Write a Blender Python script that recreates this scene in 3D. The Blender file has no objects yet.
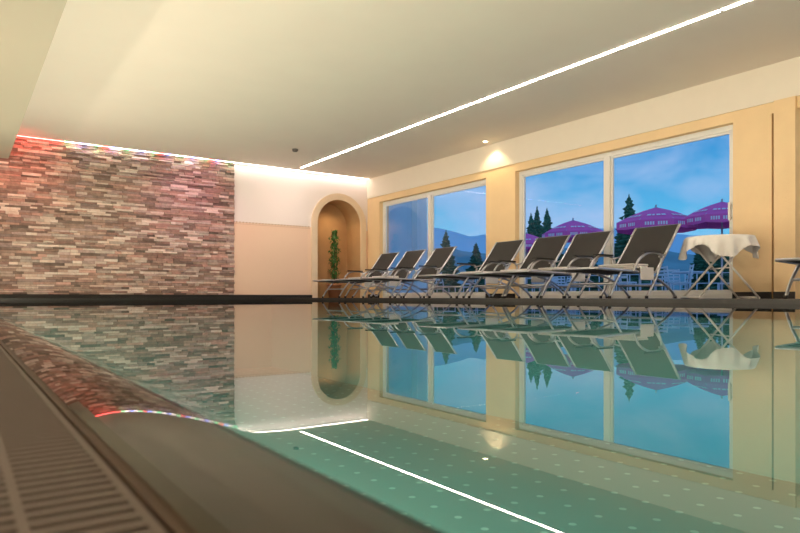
import bpy, math, random
from mathutils import Vector, Matrix
random.seed(4)
scene = bpy.context.scene
C = bpy.context

# ------------------------------------------------------------------ helpers
class MB:
    def __init__(s): s.v=[]; s.f=[]; s.m=[]; s.sm=[]
    def box(s,x0,x1,y0,y1,z0,z1,mat=0,M=None):
        b=len(s.v)
        for p in [(x0,y0,z0),(x1,y0,z0),(x1,y1,z0),(x0,y1,z0),(x0,y0,z1),(x1,y0,z1),(x1,y1,z1),(x0,y1,z1)]:
            s.v.append(tuple(M@Vector(p)) if M else p)
        for q in [(0,3,2,1),(4,5,6,7),(0,1,5,4),(1,2,6,5),(2,3,7,6),(3,0,4,7)]:
            s.f.append(tuple(b+i for i in q)); s.m.append(mat); s.sm.append(False)
    def face(s,pts,mat=0,smooth=False):
        b=len(s.v); s.v+= [tuple(p) for p in pts]
        s.f.append(tuple(range(b,b+len(pts)))); s.m.append(mat); s.sm.append(smooth)
    def tube(s,pts,r,mat=0,n=8,closed=False):
        pts=[Vector(p) for p in pts]; N=len(pts); rings=[]
        prev=None
        for i,p in enumerate(pts):
            if closed: t=(pts[(i+1)%N]-pts[i-1])
            else: t=(pts[min(i+1,N-1)]-pts[max(i-1,0)])
            t.normalize()
            if prev is None:
                a=Vector((0,0,1)) if abs(t.z)<.9 else Vector((1,0,0))
                u=t.cross(a).normalized()
            else:
                u=(prev-t*prev.dot(t)).normalized()
            prev=u; w=t.cross(u)
            rr=r[i] if isinstance(r,(list,tuple)) else r
            b=len(s.v)
            for k in range(n):
                a=2*math.pi*k/n
                s.v.append(tuple(p+u*math.cos(a)*rr+w*math.sin(a)*rr))
            rings.append(b)
        cnt=N if closed else N-1
        for i in range(cnt):
            a=rings[i]; b=rings[(i+1)%N]
            for k in range(n):
                s.f.append((a+k,a+(k+1)%n,b+(k+1)%n,b+k)); s.m.append(mat); s.sm.append(True)
        if not closed:
            s.f.append(tuple(rings[0]+k for k in range(n))[::-1]); s.m.append(mat); s.sm.append(False)
            s.f.append(tuple(rings[-1]+k for k in range(n))); s.m.append(mat); s.sm.append(False)
    def lathe(s,prof,mat=0,n=24,c=(0,0),smooth=True):
        rings=[]
        for (r,z) in prof:
            b=len(s.v)
            for k in range(n):
                a=2*math.pi*k/n
                s.v.append((c[0]+r*math.cos(a),c[1]+r*math.sin(a),z))
            rings.append(b)
        for i in range(len(prof)-1):
            a=rings[i]; b=rings[i+1]
            for k in range(n):
                s.f.append((a+k,a+(k+1)%n,b+(k+1)%n,b+k)); s.m.append(mat); s.sm.append(smooth)
    def obj(s,name,mats,loc=(0,0,0),rot=0,bevel=0,parent=None):
        me=bpy.data.meshes.new(name); me.from_pydata(s.v,[],s.f)
        for m in mats: me.materials.append(m)
        for i,p in enumerate(me.polygons):
            p.material_index=s.m[i]; p.use_smooth=s.sm[i]
        me.update()
        o=bpy.data.objects.new(name,me); scene.collection.objects.link(o)
        o.location=loc; o.rotation_euler=(0,0,rot)
        if bevel:
            md=o.modifiers.new('bevel','BEVEL'); md.width=bevel; md.segments=2; md.limit_method='ANGLE'
        if parent: o.parent=parent
        return o

def mat(name,col,rough=.6,metal=0,noise=0,nscale=5,bump=0,bscale=40,coat=0,spec=.5):
    m=bpy.data.materials.new(name); m.use_nodes=True
    nt=m.node_tree; b=nt.nodes['Principled BSDF']
    b.inputs['Base Color'].default_value=(*col,1); b.inputs['Roughness'].default_value=rough
    b.inputs['Metallic'].default_value=metal; b.inputs['Coat Weight'].default_value=coat
    b.inputs['Specular IOR Level'].default_value=spec
    tc=nt.nodes.new('ShaderNodeTexCoord')
    if noise:
        n=nt.nodes.new('ShaderNodeTexNoise'); n.inputs['Scale'].default_value=nscale; n.inputs['Detail'].default_value=5
        nt.links.new(tc.outputs['Object'],n.inputs['Vector'])
        mx=nt.nodes.new('ShaderNodeMix'); mx.data_type='RGBA'
        mx.inputs[6].default_value=(*[c*(1-noise) for c in col],1)
        mx.inputs[7].default_value=(*[min(1,c*(1+noise)) for c in col],1)
        nt.links.new(n.outputs['Fac'],mx.inputs[0]); nt.links.new(mx.outputs[2],b.inputs['Base Color'])
    if bump:
        n2=nt.nodes.new('ShaderNodeTexNoise'); n2.inputs['Scale'].default_value=bscale
        nt.links.new(tc.outputs['Object'],n2.inputs['Vector'])
        bp=nt.nodes.new('ShaderNodeBump'); bp.inputs['Strength'].default_value=bump; bp.inputs['Distance'].default_value=.01
        nt.links.new(n2.outputs['Fac'],bp.inputs['Height']); nt.links.new(bp.outputs['Normal'],b.inputs['Normal'])
    return m
def emis(name,col,st):
    m=bpy.data.materials.new(name); m.use_nodes=True; nt=m.node_tree
    nt.nodes.clear(); e=nt.nodes.new('ShaderNodeEmission'); o=nt.nodes.new('ShaderNodeOutputMaterial')
    e.inputs[0].default_value=(*col,1); e.inputs[1].default_value=st
    nt.links.new(e.outputs[0],o.inputs[0]); return m
def fresnel_mix(name,ior,tint,groughness=0.0):
    m=bpy.data.materials.new(name); m.use_nodes=True; nt=m.node_tree; nt.nodes.clear()
    o=nt.nodes.new('ShaderNodeOutputMaterial'); mx=nt.nodes.new('ShaderNodeMixShader')
    f=nt.nodes.new('ShaderNodeFresnel'); f.inputs[0].default_value=ior
    t=nt.nodes.new('ShaderNodeBsdfTransparent'); t.inputs[0].default_value=(*tint,1)
    g=nt.nodes.new('ShaderNodeBsdfGlossy'); g.inputs['Roughness'].default_value=groughness
    nt.links.new(f.outputs[0],mx.inputs[0]); nt.links.new(t.outputs[0],mx.inputs[1]); nt.links.new(g.outputs[0],mx.inputs[2])
    nt.links.new(mx.outputs[0],o.inputs[0]); return m

# ------------------------------------------------------------------ dims
CAMZ=.055; WX=7.75; WY=12.45; CZ=2.745; DECK=.035; PX1=5.2; PY1=12.0; YB=-4.0; XL=-1.6; SILL=2.18

# ------------------------------------------------------------------ materials
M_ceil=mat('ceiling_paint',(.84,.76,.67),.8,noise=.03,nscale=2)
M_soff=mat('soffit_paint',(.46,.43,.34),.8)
M_band=mat('cream_plaster',(.85,.78,.67),.8,noise=.03,bump=.15)
M_orange=mat('apricot_plaster',(.87,.65,.38),.75,noise=.08,nscale=3,bump=.25)
M_frame=mat('white_window_frame',(.82,.82,.80),.35)
M_dark=mat('black_granite',(.015,.014,.014),.4,noise=.3,nscale=60)
M_deck=mat('grey_deck_tile',(.10,.09,.085),.35,noise=.2,nscale=20)
M_trav=mat('left_deck_tile',(.45,.36,.26),.4,noise=.15,nscale=12)
M_glass=fresnel_mix('window_glass',1.18,(.93,.97,1.0))
M_water=fresnel_mix('pool_water',2.3,(.82,.96,.95))
M_film=fresnel_mix('overflow_water_film',1.33,(.9,.95,.93))
M_led=emis('led_warm_white',(1,.86,.72),34)
M_led_w=emis('led_rose_white',(1,.82,.74),15)
M_led_r=emis('led_red',(1,.10,.09),15)
M_led_g=emis('led_green',(.25,1,.45),11)
M_led_b=emis('led_blue',(.25,.35,1),13)
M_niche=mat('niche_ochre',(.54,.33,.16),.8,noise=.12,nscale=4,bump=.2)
M_trim=mat('arch_trim_plaster',(.83,.66,.47),.75,noise=.06)

# two tone painted back wall
M_two=mat('two_tone_plaster',(.8,.6,.4),.8,bump=.15)
nt=M_two.node_tree; b=nt.nodes['Principled BSDF']
tc=nt.nodes.new('ShaderNodeTexCoord'); sx=nt.nodes.new('ShaderNodeSeparateXYZ')
nt.links.new(tc.outputs['Object'],sx.inputs[0])
gt=nt.nodes.new('ShaderNodeMath'); gt.operation='GREATER_THAN'; gt.inputs[1].default_value=1.57
nt.links.new(sx.outputs['Z'],gt.inputs[0])
mx=nt.nodes.new('ShaderNodeMix'); mx.data_type='RGBA'
mx.inputs[6].default_value=(.90,.66,.50,1); mx.inputs[7].default_value=(.88,.81,.78,1)
nt.links.new(gt.outputs[0],mx.inputs[0]); nt.links.new(mx.outputs[2],b.inputs['Base Color'])

# stone material from colour attribute
M_stone=mat('ledger_stone',(.4,.3,.25),.75,bump=.6,bscale=30)
nt=M_stone.node_tree; b=nt.nodes['Principled BSDF']
at=nt.nodes.new('ShaderNodeAttribute'); at.attribute_name='stonecol'
tc=nt.nodes.new('ShaderNodeTexCoord'); n=nt.nodes.new('ShaderNodeTexNoise'); n.inputs['Scale'].default_value=14; n.inputs['Detail'].default_value=6
nt.links.new(tc.outputs['Object'],n.inputs['Vector'])
hs=nt.nodes.new('ShaderNodeMix'); hs.data_type='RGBA'; hs.blend_type='OVERLAY'; hs.inputs[0].default_value=.5
nt.links.new(at.outputs['Color'],hs.inputs[6]); nt.links.new(n.outputs['Fac'],hs.inputs[7]); nt.links.new(hs.outputs[2],b.inputs['Base Color'])

# pool tile with dots
M_pool=mat('pool_mosaic',(.2,.5,.42),.4)
nt=M_pool.node_tree; b=nt.nodes['Principled BSDF']
tc=nt.nodes.new('ShaderNodeTexCoord')
vm=nt.nodes.new('ShaderNodeVectorMath'); vm.operation='SCALE'; vm.inputs['Scale'].default_value=4.0
fr=nt.nodes.new('ShaderNodeVectorMath'); fr.operation='FRACTION'
ds=nt.nodes.new('ShaderNodeVectorMath'); ds.operation='DISTANCE'; ds.inputs[1].default_value=(.5,.5,.5)
fl=nt.nodes.new('ShaderNodeVectorMath'); fl.operation='MULTIPLY'; fl.inputs[1].default_value=(1,1,0)
ad=nt.nodes.new('ShaderNodeVectorMath'); ad.operation='ADD'; ad.inputs[1].default_value=(0,0,.5)
nt.links.new(tc.outputs['Object'],vm.inputs[0]); nt.links.new(vm.outputs[0],fr.inputs[0]); nt.links.new(fr.outputs[0],fl.inputs[0])
nt.links.new(fl.outputs[0],ad.inputs[0]); nt.links.new(ad.outputs[0],ds.inputs[0])
lt=nt.nodes.new('ShaderNodeMath'); lt.operation='LESS_THAN'; lt.inputs[1].default_value=.10
nt.links.new(ds.outputs['Value'],lt.inputs[0])
mx=nt.nodes.new('ShaderNodeMix'); mx.data_type='RGBA'
mx.inputs[6].default_value=(.03,.26,.24,1); mx.inputs[7].default_value=(.25,.60,.55,1)
nt.links.new(lt.outputs[0],mx.inputs[0]); nt.links.new(mx.outputs[2],b.inputs['Base Color'])

# ------------------------------------------------------------------ room shell
B=MB(); B.box(XL-.2,8.0,YB-.2,13.3,CZ,CZ+.2); B.obj('ceiling',[M_ceil])
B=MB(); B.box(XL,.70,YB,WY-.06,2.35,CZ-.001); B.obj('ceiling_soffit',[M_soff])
B=MB(); B.box(XL-.2,XL,YB-.2,WY+.8,-1.5,CZ); B.obj('wall_left',[M_band])
B=MB(); B.box(XL,8.0,YB-.2,YB,-1.5,CZ); B.obj('wall_rear',[M_band])

# right wall
B=MB()
B.box(WX-.02,8.0,YB,WY+.8,2.31,CZ,0)
B.box(WX,8.0,YB,WY+.8,SILL,2.31,1)
for (a,c) in [(11.95,WY+.8),(7.73,8.455),(3.60,4.05),(YB,1.0)]:
    B.box(WX,8.0,a,c,-.1,SILL,1)
B.box(WX-.04,8.0,3.33,3.56,-.1,2.31,1)
B.box(WX+.08,8.0,3.56,3.60,-.1,SILL,2)
B.obj('wall_right',[M_band,M_orange,M_dark])

# back wall painted part with arch hole
ax,r1,r2,zs=7.0,.55,.69,1.67
B=MB()
Y=WY
B.face([(4.58,Y,0),(ax-r1,Y,0),(ax-r1,Y,CZ),(4.58,Y,CZ)])
B.face([(ax+r1,Y,0),(WX,Y,0),(WX,Y,CZ),(ax+r1,Y,CZ)])
N=32
arc=[(ax-r1*math.cos(math.pi*i/N),zs+r1*math.sin(math.pi*i/N)) for i in range(N+1)]
for i in range(N):
    (xa,za),(xb,zb)=arc[i],arc[i+1]
    B.face([(xa,Y,za),(xb,Y,zb),(xb,Y,CZ),(xa,Y,CZ)])
prof=[(ax-r1,DECK)]+arc+[(ax+r1,DECK)]
for i in range(len(prof)-1):
    (xa,za),(xb,zb)=prof[i],prof[i+1]
    B.face([(xa,Y,za),(xb,Y,zb),(xb,Y+.6,zb),(xa,Y+.6,za)],1,True)
B.face([(x,Y+.6,z) for x,z in prof],1)
# stone backing
B.box(XL,4.58,Y,Y+.3,-.1,CZ,2)
B.obj('wall_back',[M_two,M_niche,M_stone])
# arch trim
B=MB()
def ring(r): return [(ax-r,DECK)]+[(ax-r*math.cos(math.pi*i/N),zs+r*math.sin(math.pi*i/N)) for i in range(N+1)]+[(ax+r,DECK)]
o_,i_=ring(r2),ring(r1)
for i in range(len(o_)-1):
    yo=Y-.035
    B.face([(i_[i][0],yo,i_[i][1]),(i_[i+1][0],yo,i_[i+1][1]),(o_[i+1][0],yo,o_[i+1][1]),(o_[i][0],yo,o_[i][1])])
    B.face([(o_[i][0],yo,o_[i][1]),(o_[i+1][0],yo,o_[i+1][1]),(o_[i+1][0],Y,o_[i+1][1]),(o_[i][0],Y,o_[i][1])])
    B.face([(i_[i][0],yo,i_[i][1]),(i_[i+1][0],yo,i_[i+1][1]),(i_[i+1][0],Y,i_[i+1][1]),(i_[i][0],Y,i_[i][1])])
B.obj('trim_1',[M_trim])
# stencil frieze
B=MB()
x=4.62
while x<6.25:
    B.box(x,x+.035,Y-.006,Y-.0005,1.56,1.585); x+=.07
B.box(4.60,6.29,Y-.004,Y-.0005,1.535,1.541)
B.obj('trim_2',[mat('frieze_tan',(.62,.42,.28),.8)])

# stone cladding
B=MB(); cols=[]
pal=[(.46,.31,.25),(.33,.22,.18),(.56,.42,.35),(.24,.17,.14),(.64,.51,.44),(.50,.30,.25),(.42,.30,.27),(.70,.57,.50),(.40,.25,.20)]
z=.10
while z<CZ-.005:
    h=random.choice([.032,.04,.048]); h=min(h,CZ-.002-z)
    x=XL+random.random()*.1
    while x<4.58:
        l=random.uniform(.09,.34); x1=min(x+l,4.58)
        if 4.58-x1<.05: x1=4.58
        dp=random.uniform(.012,.055)
        B.box(x+.0015,x1-.0015,Y-dp,Y+.0,z+.0015,z+h-.0015)
        c=random.choice(pal); k=random.uniform(.6,1.3)
        cols += [(c[0]*k,c[1]*k,c[2]*k,1)]*24
        x=x1
    z+=h
o=B.obj('stone_cladding',[M_stone])
ca=o.data.color_attributes.new('stonecol','FLOAT_COLOR','CORNER')
for i,c in enumerate(cols): ca.data[i].color=c

# baseboards
B=MB(); B.box(XL,ax-r2,WY-.058,WY,DECK,.10); B.obj('baseboard_back',[M_dark])
B=MB()
for (a,c) in [(11.95,WY-.04),(7.73,8.455),(3.60,4.05),(YB,1.0)]:
    B.box(WX-.015,WX,a,c,DECK,.115)
B.box(WX-.055,WX-.04,3.33,3.56,DECK,.115)
B.obj('baseboard_right',[M_dark])

# floor / decks
B=MB()
B.box(PX1,8.0,YB,13.1,-.12,DECK)
B.box(XL,PX1,PY1,13.1,-.12,DECK)
B.obj('floor',[M_deck])
B=MB(); B.box(XL,-.20,YB,PY1,-.2,0); B.obj('floor_left',[M_trav])
B=MB()
B.box(PX1-.012,PX1+.30,YB,PY1,-.03,DECK+.004)
B.box(-.2,PX1+.3,PY1-.012,PY1+.25,-.03,DECK+.004)
B.obj('pool_coping',[M_dark])
# pool
B=MB()
B.face([(.10,YB,-1.35),(PX1,YB,-1.35),(PX1,PY1,-1.35),(.10,PY1,-1.35)])
B.face([(PX1,YB,-1.35),(PX1,PY1,-1.35),(PX1,PY1,-.02),(PX1,YB,-.02)])
B.face([(.10,PY1,-1.35),(PX1,PY1,-1.35),(PX1,PY1,-.02),(.10,PY1,-.02)])
B.face([(.10,YB,-1.35),(PX1,YB,-1.35),(PX1,YB,0),(.10,YB,0)])
B.face([(.10,YB,-1.35),(.10,PY1,-1.35),(.10,PY1,-.004),(.10,YB,-.004)])
B.obj('pool_basin',[M_pool])
# water
def lipz(x): return -3*(max(0,.1-x))**2
B=MB()
xs=[.052+.002*i for i in range(25)]+[.11,.2,.6,2.0,PX1-.012]
ys=[YB,-1,0,1,3,6,9,PY1-.012]
idx={}
for i,x in enumerate(xs):
    for j,y in enumerate(ys):
        idx[i,j]=len(B.v); B.v.append((x,y,lipz(x)))
for i in range(len(xs)-1):
    for j in range(len(ys)-1):
        B.f.append((idx[i,j],idx[i+1,j],idx[i+1,j+1],idx[i,j+1])); B.m.append(1 if xs[i]<.0935 else 0); B.sm.append(True)
B.obj('pool_water',[M_water,M_film])
# lip
M_lip=mat('wet_brown_stone',(.055,.032,.017),.5,noise=.25,nscale=30,spec=.2)
B=MB()
xs=[.049+.0025*i for i in range(21)]
pp=[(x,lipz(x)-.0015-.004*max(0,(x-.085)/.015)) for x in xs]
pp=[(.049,-.2)]+pp+[(.1,-.2)]
for i in range(len(pp)-1):
    (xa,za),(xb,zb)=pp[i],pp[i+1]
    B.face([(xa,YB,za),(xb,YB,zb),(xb,PY1,zb),(xa,PY1,za)],0)
lo=B.obj('overflow_lip',[M_lip])
# grate
M_grate=mat('grate_plastic',(.14,.115,.10),.7,noise=.1,spec=.2)
B=MB()
y=-1.5
while y<PY1-.01:
    B.box(-.195,.0470,y,y+.0045,-.022,-.0105); y+=.009
for x in (-.198,-.14,-.08,-.02,.014,.0450):
    B.box(x,x+.003,YB,PY1,-.022,-.0104)
B.obj('overflow_grate',[M_grate])
B=MB(); B.box(-.2,.0485,YB,PY1,-.2,-.12); B.obj('gutter_channel',[M_dark])

# ------------------------------------------------------------------ windows
def window(name,y0,y1,mull,handle=None):
    x0,x1=WX+.09,WX+.16; z0,z1=DECK,SILL
    e=bpy.data.objects.new(name,None); scene.collection.objects.link(e)
    F=MB(); w=.07
    F.box(x0,x1,y0,y1,z1-w,z1); F.box(x0,x1,y0,y1,z0,z0+.06)
    F.box(x0,x1,y0,y0+w,z0+.06,z1-w); F.box(x0,x1,y1-w,y1,z0+.06,z1-w)
    for m in mull: F.box(x0-.015,x1,m-.05,m+.05,z0+.06,z1-w)
    # sash profiles
    ed=[y0+w]+[v for m in mull for v in (m-.05,m+.05)]+[y1-w]
    for k in range(0,len(ed),2):
        a,c=ed[k],ed[k+1]; s=.03
        F.box(x0+.015,x1-.015,a,c,z1-w-s,z1-w,1); F.box(x0+.015,x1-.015,a,c,z0+.06,z0+.06+s+.02,1)
        F.box(x0+.015,x1-.015,a,a+s,z0+.1,z1-w-s,1); F.box(x0+.015,x1-.015,c-s,c,z0+.1,z1-w-s,1)
    F.obj('frame',[M_frame,M_frame],parent=e,bevel=.004)
    G=MB(); xg=(x0+x1)/2
    for k in range(0,len(ed),2):
        a,c=ed[k],ed[k+1]; G.face([(xg,a,z0+.08),(xg,c,z0+.08),(xg,c,z1-w-.01),(xg,a,z1-w-.01)])
    G.obj('glass',[M_glass],parent=e)
    if handle:
        H=MB(); H.box(x0-.05,x0-.03,handle-.012,handle+.012,1.0,1.22); H.box(x0-.03,x0,handle-.01,handle+.01,1.02,1.04); H.box(x0-.03,x0,handle-.01,handle+.01,1.18,1.20)
        H.obj('handle',[M_frame],parent=e)
window('window_1',8.455,11.95,[10.22])
window('door_1',4.05,7.73,[5.94],4.12)
window('window_2',1.0,3.33,[])

# ------------------------------------------------------------------ ceiling lights
B=MB(); y=YB+.3
while y<11.9:
    B.box(5.862,5.898,y,min(y+1.12,12.05),CZ-.006,CZ-.001); y+=1.15
B.obj('ceiling_light_strip',[M_led])
B=MB(); x=.72; k=0
while x<7.70:
    if x<1.5: m_=1; w_=.2
    elif x<4.5: m_=[2,0,3,0,2,1,3,0][k%8]; w_=.12; k+=1
    else: m_=0; w_=7.70-x
    B.box(x,min(x+w_,7.70),12.33,12.365,CZ-.006,CZ-.001,m_); x+=w_
    if m_==0 and w_>1: break
B.obj('cove_light_strip',[M_led_w,M_led_r,M_led_g,M_led_b])
B=MB(); B.lathe([(0,CZ-.05),(.03,CZ-.05),(.05,CZ-.035),(.055,CZ-.001)],0,20,(5.05,10.6)); B.obj('smoke_detector',[mat('detector_grey',(.12,.11,.1),.5)])
M_spot=emis('downlight_glow',(1,.8,.5),40)
B=MB(); B.lathe([(0,CZ-.004),(.035,CZ-.004)],0,16,(7.5,8.2)); B.lathe([(.035,CZ-.006),(.05,CZ-.006),(.055,CZ-.001)],1,16,(7.5,8.2)); B.obj('ceiling_downlight',[M_spot,M_frame])

def light(name,typ,loc,energy,col,size=.1,size_y=None,target=None,spot=60,blend=.6):
    l=bpy.data.lights.new(name,typ); l.energy=energy; l.color=col
    if typ=='AREA':
        l.size=size
        if size_y: l.shape='RECTANGLE'; l.size_y=size_y
    elif typ=='SPOT':
        l.spot_size=math.radians(spot); l.spot_blend=blend; l.shadow_soft_size=size
    else: l.shadow_soft_size=size
    o=bpy.data.objects.new(name,l); scene.collection.objects.link(o); o.location=loc
    if target: o.rotation_euler=(Vector(target)-Vector(loc)).to_track_quat('-Z','Y').to_euler()
    return o
light('downlight_lamp','SPOT',(7.5,8.2,2.72),16,(1,.72,.4),.03,target=(7.75,8.2,1.6),spot=110)
light('red_wall_washer','SPOT',(1.0,11.3,2.3),20,(1,.08,.06),.05,target=(.75,12.45,2.3),spot=110,blend=1)
light('pink_wall_washer','SPOT',(3.7,11.1,2.5),28,(1,.22,.60),.05,target=(3.7,12.45,1.7),spot=95,blend=1)
light('rose_wall_fill','SPOT',(5.5,10.9,2.6),30,(1,.68,.60),.06,target=(5.5,12.45,1.2),spot=95,blend=1)  # added rose fill to lift the painted wall, no fixture modelled
light('niche_lamp','SPOT',(7.0,12.62,2.12),14,(1,.66,.36),.02,target=(7.0,12.9,.3),spot=140,blend=1)
# invented sconces on the unseen left wall, added as fill for the ceiling
M_fill=emis('fill_sconce_glow',(1,.80,.55),5)
for y in (-2.5,.5,3.5,6.5,9.3):
    S=MB(); S.lathe([(.02,-.02),(.10,.16)],0,20); S.box(-.03,.0,-.04,.04,-.06,.06,1); S.tube([(-.10,0,0),(0,0,0)],.012,1)
    S.box(-.118,-.10,-.05,.05,-.07,.07,1)
    S.obj('fill_sconce',[M_fill,M_frame],loc=(XL+.12,y,1.15))
    light('fill_sconce_lamp','POINT',(XL+.14,y,1.36),58,(1,.82,.64),.06)
# unseen fill lights added under water at the near wall to brighten the ceiling
for y in (-2,1.0,4,7,10):
    l=light('underwater_fill','AREA',(.13,y,-.35),125,(1,.73,.56),.25,target=(3.8,y,1.9))

# ------------------------------------------------------------------ loungers
M_sling=mat('charcoal_sling',(.024,.022,.022),.75,bump=.3,bscale=300)
M_alu=mat('brushed_aluminium',(.55,.55,.58),.3,.85)
M_cap=mat('black_plastic',(.02,.02,.02),.5)
def smooth_path(ctrl,n=6):
    pts=[]; P=[Vector(p) for p in ctrl]
    for i in range(len(P)-1):
        p0=P[max(i-1,0)];p1=P[i];p2=P[i+1];p3=P[min(i+2,len(P)-1)]
        for k in range(n):
            t=k/n
            pts.append(.5*((2*p1)+(-p0+p2)*t+(2*p0-5*p1+4*p2-p3)*t*t+(-p0+3*p1-3*p2+p3)*t**3))
    pts.append(P[-1]); return pts
B=MB()
W=.29
seat=smooth_path([(0,0,.315),(.3,0,.305),(.7,0,.295),(1.0,0,.29),(1.06,0,.31)],5)
back=smooth_path([(1.06,0,.31),(1.2,0,.47),(1.36,0,.66),(1.50,0,.84),(1.53,0,.86)],5)
for path in (seat,back):
    for i in range(len(path)-1):
        a,c=path[i],path[i+1]
        for dz in (.008,-.004):
            B.face([(a.x,-W+.01,a.z+dz),(c.x,-W+.01,c.z+dz),(c.x,W-.01,c.z+dz),(a.x,W-.01,a.z+dz)],0,True)
for sy in (-W,W):
    B.tube([(p.x,sy,p.z) for p in seat],.015,1)
    B.tube([(p.x,sy,p.z) for p in back],.015,1)
    B.tube(smooth_path([(.42,sy*1.0,.29),(.30,sy*1.03,.16),(.20,sy*1.05,.015)],4),.014,1)
    B.tube(smooth_path([(.85,sy*1.05,.015),(1.0,sy*1.06,.20),(1.12,sy*1.07,.42),(1.06,sy*1.1,.50),(.85,sy*1.1,.50),(.70,sy*1.06,.42),(.62,sy*1.03,.29)],5),.014,1)
    B.tube(smooth_path([(.78,sy*1.02,.28),(1.05,sy*1.05,.22),(1.30,sy*1.06,.10),(1.40,sy*1.06,.015)],4),.014,1)
    B.tube([(1.08,sy*1.06,.47),(1.22,sy,.50)],.010,1)
    B.box(.75,1.08,sy*1.1-.022,sy*1.1+.022,.508,.525,2)
    for fx in (.20,.85,1.40):
        B.tube([(fx,sy*1.05,0),(fx,sy*1.05,.03)],.018,2)
for (x,z) in ((0,.315),(1.53,.86),(.30,.16),(1.20,.15),(1.06,.30)):
    B.tube([(x,-W*1.02,z),(x,W*1.02,z)],.013,1)
L0=B.obj('sun_lounger',[M_sling,M_alu,M_cap])
Ys=[4.52,5.47,6.12,7.0,8.62,9.44,10.26,2.2]
M_towel=mat('white_terry',(.85,.83,.83),.9,bump=.6,bscale=200)
def towel():
    T=MB()
    for k in range(4):
        dx=random.uniform(-.01,.01); h=k*.021
        T.box(-.14+dx,.13,-.24+dx,.22,h,h+.019)
    # one layer falls over the side rail
    T.box(-.12,.12,-.312,-.24,.030,.040); T.box(-.12,.12,-.322,-.312,-.10,.040)
    return T
for i,yc in enumerate(Ys):
    o=L0 if i==0 else L0.copy()
    if i: scene.collection.objects.link(o)
    o.name='sun_lounger' if i==0 else 'sun_lounger.%03d'%i
    fx=5.40+(.0 if i<7 else .05)
    rz=random.uniform(-.04,.04)
    o.location=(fx,yc,DECK+.004); o.rotation_euler=(0,0,rz)
    if i<7 and i!=4:
        T=towel(); c_=Matrix.Rotation(rz,4,'Z')@Vector((.84,0,.308)); t=T.obj('folded_towel',[M_towel],loc=(fx+c_.x,yc+c_.y,DECK+c_.z),rot=rz,bevel=.008)

# ------------------------------------------------------------------ draped table
M_cloth=mat('white_damask',(.86,.84,.82),.85,bump=.3,bscale=60)
M_wtube=mat('white_tube',(.80,.78,.75),.35)
B=MB(); R=.36; H=.71
n=96
def drop(a):
    q=abs(math.cos(2*a+.5)); return .10+.15*q**2
rings=[]
for t in (0,.5,1,):
    rings.append([(R*t*math.cos(2*math.pi*k/n),R*t*math.sin(2*math.pi*k/n),H) for k in range(n)])
for s in (.08,.3,.55,.8,1.0):
    rr=[]
    for k in range(n):
        a=2*math.pi*k/n
        rad=R+.012+s*.030*(math.sin(14*a)+.6*math.sin(9*a+1))+.02*s
        rr.append((rad*math.cos(a),rad*math.sin(a),H-.004-drop(a)*s-.012*s*math.sin(11*a)))
    rings.append(rr)
base=len(B.v)
for rr in rings: B.v+=rr
for i in range(len(rings)-1):
    for k in range(n):
        B.f.append((base+i*n+k,base+i*n+(k+1)%n,base+(i+1)*n+(k+1)%n,base+(i+1)*n+k)); B.m.append(0); B.sm.append(True)
B.lathe([(0,H-.005),(R-.01,H-.005),(R-.01,H-.03),(0,H-.03)],1,48)
for s in (-1,1):
    yy=.20*s
    B.tube([(-.33,yy,.012),(.24,yy*.9,H-.03)],.013,1); B.tube([(.33,yy*1.12,.012),(-.24,yy,H-.03)],.013,1)
for x in (-.33,.33): B.tube([(x,-.23,.013),(x,.23,.013)],.013,1)
B.tube([(0,-.21,.35),(0,.21,.35)],.009,1)
B.obj('draped_table',[M_cloth,M_wtube],loc=(7.22,3.93,DECK),rot=math.radians(-35))

# ------------------------------------------------------------------ potted ivy
M_pot=mat('terracotta',(.45,.2,.1),.7); M_leaf=mat('ivy_leaf',(.03,.16,.03),.5,noise=.5,nscale=20); M_stem=mat('ivy_stem',(.12,.07,.03),.8)
B=MB()
B.lathe([(0,0),(.12,0),(.16,.28),(.175,.28),(.175,.32),(.15,.32),(.145,.27),(0,.27)],0,24)
B.tube([(0,0,.2),(.01,0,1.2),(0,0,1.48)],.012,2)
vine=[(.06*math.cos(t*1.4),.06*math.sin(t*1.4),.28+t*.047) for t in [i*.25 for i in range(104)]]
B.tube(vine,.006,2,5)
for i in range(900):
    t=random.random(); z=.34+1.2*t
    rad=(.075+.055*math.sin(z*13)**2)*(1.0 if t<.85 else (1.15-t)/.3)
    a=random.uniform(0,6.283); r=rad*random.uniform(.5,1.25)
    c=Vector((r*math.cos(a),r*math.sin(a),z)); s=random.uniform(.022,.04)
    out=Vector((math.cos(a),math.sin(a),random.uniform(-.6,.4))).normalized()
    u=out.cross(Vector((0,0,1))).normalized(); v=(Vector((0,0,-1))+out*.5).normalized()
    B.face([c-u*s*.5+v*0.0,c+v*(-.35*s)+0*u,c+u*s*.5,c+u*s*.25+v*s*.5,c+v*s+out*.008,c-u*s*.25+v*s*.5],1)
B.obj('potted_ivy',[M_pot,M_leaf,M_stem],loc=(7.03,12.72,DECK))

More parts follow.
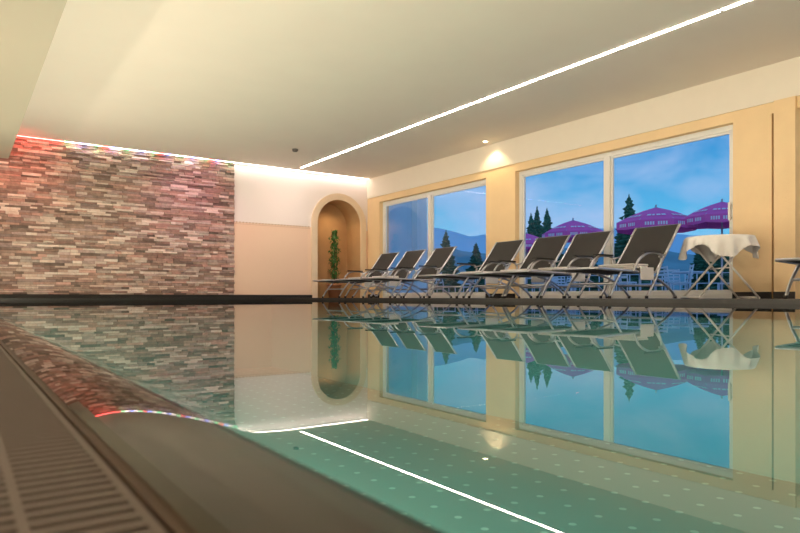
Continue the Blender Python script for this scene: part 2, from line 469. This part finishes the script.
# ------------------------------------------------------------------ exterior
M_pave=mat('terrace_paving',(.30,.40,.46),.6,noise=.15,nscale=3)
B=MB(); B.box(8.0,60,-30,70,-.3,-.05); B.obj('terrace_ground',[M_pave])
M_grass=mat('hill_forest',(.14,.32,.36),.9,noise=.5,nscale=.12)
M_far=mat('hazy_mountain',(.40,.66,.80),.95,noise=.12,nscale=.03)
from mathutils import noise as mn
def hills(name,d,base,amp,seed,m):
    B=MB(); nx=160; nr=7
    g={}
    for i in range(nx+1):
        a=math.radians(-8+i*(98/nx))
        top=base+amp*mn.fractal(Vector((a*5+seed,seed,0)),1.1,2.1,6)
        for j in range(nr+1):
            t=j/nr; dd=d*(.62+.38*t)
            h=-.2+(top+.2)*t**1.3+ (amp*.12*mn.noise(Vector((a*25,t*5,seed))) if 0<j<nr else 0)
            g[i,j]=len(B.v); B.v.append((dd*math.cos(a),dd*math.sin(a),h))
    for i in range(nx):
        for j in range(nr):
            B.f.append((g[i,j],g[i+1,j],g[i+1,j+1],g[i,j+1])); B.m.append(0); B.sm.append(True)
    B.obj(name,[m])
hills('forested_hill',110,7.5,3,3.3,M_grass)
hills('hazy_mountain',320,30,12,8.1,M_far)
# umbrella
M_purple=mat('magenta_canvas',(.95,.12,.44),.7); M_white=mat('white_canvas',(.95,.80,.86),.7); M_pole=mat('umbrella_pole',(.6,.6,.62),.4,.5)
def umbrella(loc,R,zt,zr,rot):
    U=MB(); n=8; P=[(R*math.cos(2*math.pi*k/n),R*math.sin(2*math.pi*k/n),zr) for k in range(n)]
    for k in range(n):
        a,c=Vector(P[k]),Vector(P[(k+1)%n]); top=Vector((0,0,zt)); prev=(top,top)
        S=6
        for s in range(1,S+1):
            t=s/S; sag=.05*math.sin(math.pi*t)
            pa=top.lerp(a,t)+Vector((0,0,sag)); pc=top.lerp(c,t)+Vector((0,0,sag))
            mt=0
            if s==1: U.face([top,pa,pc],mt)
            else: U.face([prev[0],pa,pc,prev[1]],mt)
            prev=(pa,pc)
        dz=Vector((0,0,-.22)); m=(a+c)/2
        U.face([a,c,c+dz,m+dz*1.15,a+dz],0)
        nrm=m.copy(); nrm.z=0; nrm.normalize(); off=nrm*.012
        for j in range(9):
            if j==4: continue
            t0=.16+j*.076; q0=a.lerp(c,t0)+off; q1=a.lerp(c,t0+.05)+off
            U.face([q0+Vector((0,0,-.06)),q1+Vector((0,0,-.06)),q1+Vector((0,0,-.16)),q0+Vector((0,0,-.16))],1)
        up=Vector((0,0,.05))
        p0=top.lerp(a,.70)+up; p1=top.lerp(c,.70)+up; p2=top.lerp(c,.80)+up*.9; p3=top.lerp(a,.80)+up*.9
        for (u0,u1) in ((.14,.3),(.34,.44),(.5,.66),(.7,.86)):
            U.face([p0.lerp(p1,u0)+off,p0.lerp(p1,u1)+off,p3.lerp(p2,u1)+off,p3.lerp(p2,u0)+off],1)
        U.tube([top,a],.012,2,5)
    U.tube([(0,0,-.03),(0,0,zt+.08)],.03,2)
    U.lathe([(0,.05),(.3,.05),(.32,0),(.32,-.03)],2,20)
    U.obj('patio_umbrella',[M_purple,M_white,M_pole],loc=loc,rot=rot)
def ray(px,depth):
    r=(px-400)/637; return ((.571+.821*r)*depth,(.821-.571*r)*depth)
for (px,d,R,zt,zr,rot) in [(656,20,1.25,2.92,2.42,.2),(573,24,1.18,3.0,2.5,.5),(722,19,1.1,2.95,2.48,.1),(527,28,1.1,2.9,2.4,.3)]:
    x,y=ray(px,d); umbrella((x,y,-.05),R,zt,zr,rot)
# terrace furniture
M_tw=mat('white_table_resin',(.6,.65,.7),.5)
def bistro(px,d):
    x,y=ray(px,d)
    T=MB(); T.lathe([(0,.70),(.42,.70),(.43,.72),(.42,.74),(0,.74)],0,24); T.tube([(0,0,0),(0,0,.7)],.03,0); T.lathe([(.25,0),(.25,.02),(0,.05)],0,16)
    T.obj('terrace_table',[M_tw],loc=(x,y,-.05))
    for k in range(3):
        a=k*2.1+px; Cc=MB()
        Cc.box(-.22,.22,-.22,.22,.42,.45)
        for sx in (-.2,.2):
            Cc.tube([(sx,.22,0),(sx,.2,.43)],.015,0); Cc.tube([(sx,-.24,0),(sx,-.2,.43),(sx,-.28,.85)],.015,0)
        for j in range(4): Cc.box(-.2,.2,-.275+.0,-.255,.52+j*.09,.57+j*.09)
        Cc.obj('terrace_chair',[M_tw],loc=(x+.85*math.cos(a),y+.85*math.sin(a),-.05),rot=a+math.pi/2)
for px,d in [(640,15),(690,16),(575,18),(540,21),(470,20)]: bistro(px,d)
# railing
B=MB()
x0,y0=ray(470,32); x1,y1=ray(760,24)
for i in range(30):
    t=i/29; x=x0+(x1-x0)*t; y=y0+(y1-y0)*t
    B.tube([(x,y,-.05),(x,y,1.0)],.025,0,6)
for z in (.25,.6,1.0): B.tube([(x0,y0,z),(x1,y1,z)],.02,0,6)
B.obj('terrace_railing',[M_tw])
# spruce trees
M_spr=mat('spruce_needles',(.05,.16,.09),.8,noise=.5,nscale=3)
def spruce(px,d,h,wd0=.2):
    x,y=ray(px,d); T=MB(); T.tube([(0,0,0),(0,0,h*.97)],[.16,.02],1,6)
    L=34
    for l in range(L):
        t=l/(L-1); z=h*(.08+.90*t); r=h*wd0*(1-t)**.85+.05
        nb=15
        for k in range(nb):
            a=k*2*math.pi/nb+l*.5+random.uniform(-.2,.2); rr=r*random.uniform(.45,1.25)
            d_=Vector((math.cos(a),math.sin(a),0)); u=Vector((-d_.y,d_.x,0)); wd=rr*.30
            c=Vector((0,0,z+.03*h)); tip=d_*rr+Vector((0,0,z-.05*h*(1-t)+random.uniform(-.1,.1)))
            mid=d_*rr*.6+Vector((0,0,z-.01*h))
            T.face([c,mid-u*wd,tip],0); T.face([c,tip,mid+u*wd],0)
            T.face([mid-u*wd,mid-Vector((0,0,.08*h*(1-t)+.05)),tip],0); T.face([mid+u*wd,mid-Vector((0,0,.08*h*(1-t)+.05)),tip],0)
    T.obj('spruce_tree',[M_spr,M_stem],loc=(x,y,-.1))
for px,d,h,wd in [(531,40,5.4,.2),(537,44,6.4,.19),(547,42,6.0,.22),(556,46,4.9,.28),(622,46,5.4,.28),(629,40,6.6,.27),(641,46,6.2,.28),(652,54,5.2,.3),(700,56,5.0,.3),(446,50,5.4,.25),(476,52,4.6,.3),(712,60,5.2,.3),(724,54,5.2,.3),(592,60,4.8,.32)]: spruce(px,d,h,wd)
# neighbouring wing
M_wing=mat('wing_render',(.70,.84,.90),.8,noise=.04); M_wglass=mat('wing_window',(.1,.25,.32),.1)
B=MB(); B.box(8.6,12.6,17,23,-.1,6); B.box(12.3,12.7,16.7,17,-.1,6,1); B.box(9.6,11.2,16.98,17.0,.9,2.4,2)
for (a,c,e,g) in [(9.55,11.25,2.4,2.46),(9.55,11.25,.84,.9),(9.55,9.61,.9,2.4),(11.19,11.25,.9,2.4),(10.37,10.43,.9,2.4)]: B.box(a,c,16.95,16.99,e,g,1)
B.obj('neighbouring_wing',[M_wing,M_frame,M_wglass])

# ------------------------------------------------------------------ world
w=bpy.data.worlds.new('dusk_sky'); scene.world=w; w.use_nodes=True; nt=w.node_tree
bg=nt.nodes['Background']; bg.inputs[1].default_value=.98
tc=nt.nodes.new('ShaderNodeTexCoord'); sp=nt.nodes.new('ShaderNodeSeparateXYZ'); nt.links.new(tc.outputs['Generated'],sp.inputs[0])
cr=nt.nodes.new('ShaderNodeValToRGB'); cr.color_ramp.elements[0].position=0.0; cr.color_ramp.elements[0].color=(.16,.58,.82,1)
cr.color_ramp.elements[1].position=.28; cr.color_ramp.elements[1].color=(.004,.17,.50,1)
nt.links.new(sp.outputs['Z'],cr.inputs[0])
mp=nt.nodes.new('ShaderNodeMapping'); mp.inputs['Scale'].default_value=(1,1,2.2); nt.links.new(tc.outputs['Generated'],mp.inputs[0])
n=nt.nodes.new('ShaderNodeTexNoise'); n.inputs['Scale'].default_value=6.5; n.inputs['Detail'].default_value=7; n.inputs['Distortion'].default_value=.3; nt.links.new(mp.outputs[0],n.inputs['Vector'])
c2=nt.nodes.new('ShaderNodeValToRGB'); c2.color_ramp.elements[0].position=.38; c2.color_ramp.elements[0].color=(0,0,0,1); c2.color_ramp.elements[1].position=.64; c2.color_ramp.elements[1].color=(.85,.85,.85,1)
nt.links.new(n.outputs['Fac'],c2.inputs[0])
mx=nt.nodes.new('ShaderNodeMix'); mx.data_type='RGBA'; mx.inputs[7].default_value=(.34,.47,.72,1)
nt.links.new(c2.outputs[0],mx.inputs[0]); nt.links.new(cr.outputs[0],mx.inputs[6]); nt.links.new(mx.outputs[2],bg.inputs[0])

# ------------------------------------------------------------------ camera
cd=bpy.data.cameras.new('camera'); cam=bpy.data.objects.new('camera',cd); scene.collection.objects.link(cam)
cam.location=(0,0,CAMZ); cam.rotation_euler=(math.radians(90),0,-math.atan2(.571,.821))
cd.sensor_width=36; cd.lens=637/800*36; cd.shift_y=(297-266.5)/800; cd.clip_start=.005; cd.clip_end=800
cd.dof.use_dof=True; cd.dof.focus_distance=9; cd.dof.aperture_fstop=14
scene.camera=cam
scene.view_settings.view_transform='Standard'
scene.view_settings.exposure=0.3
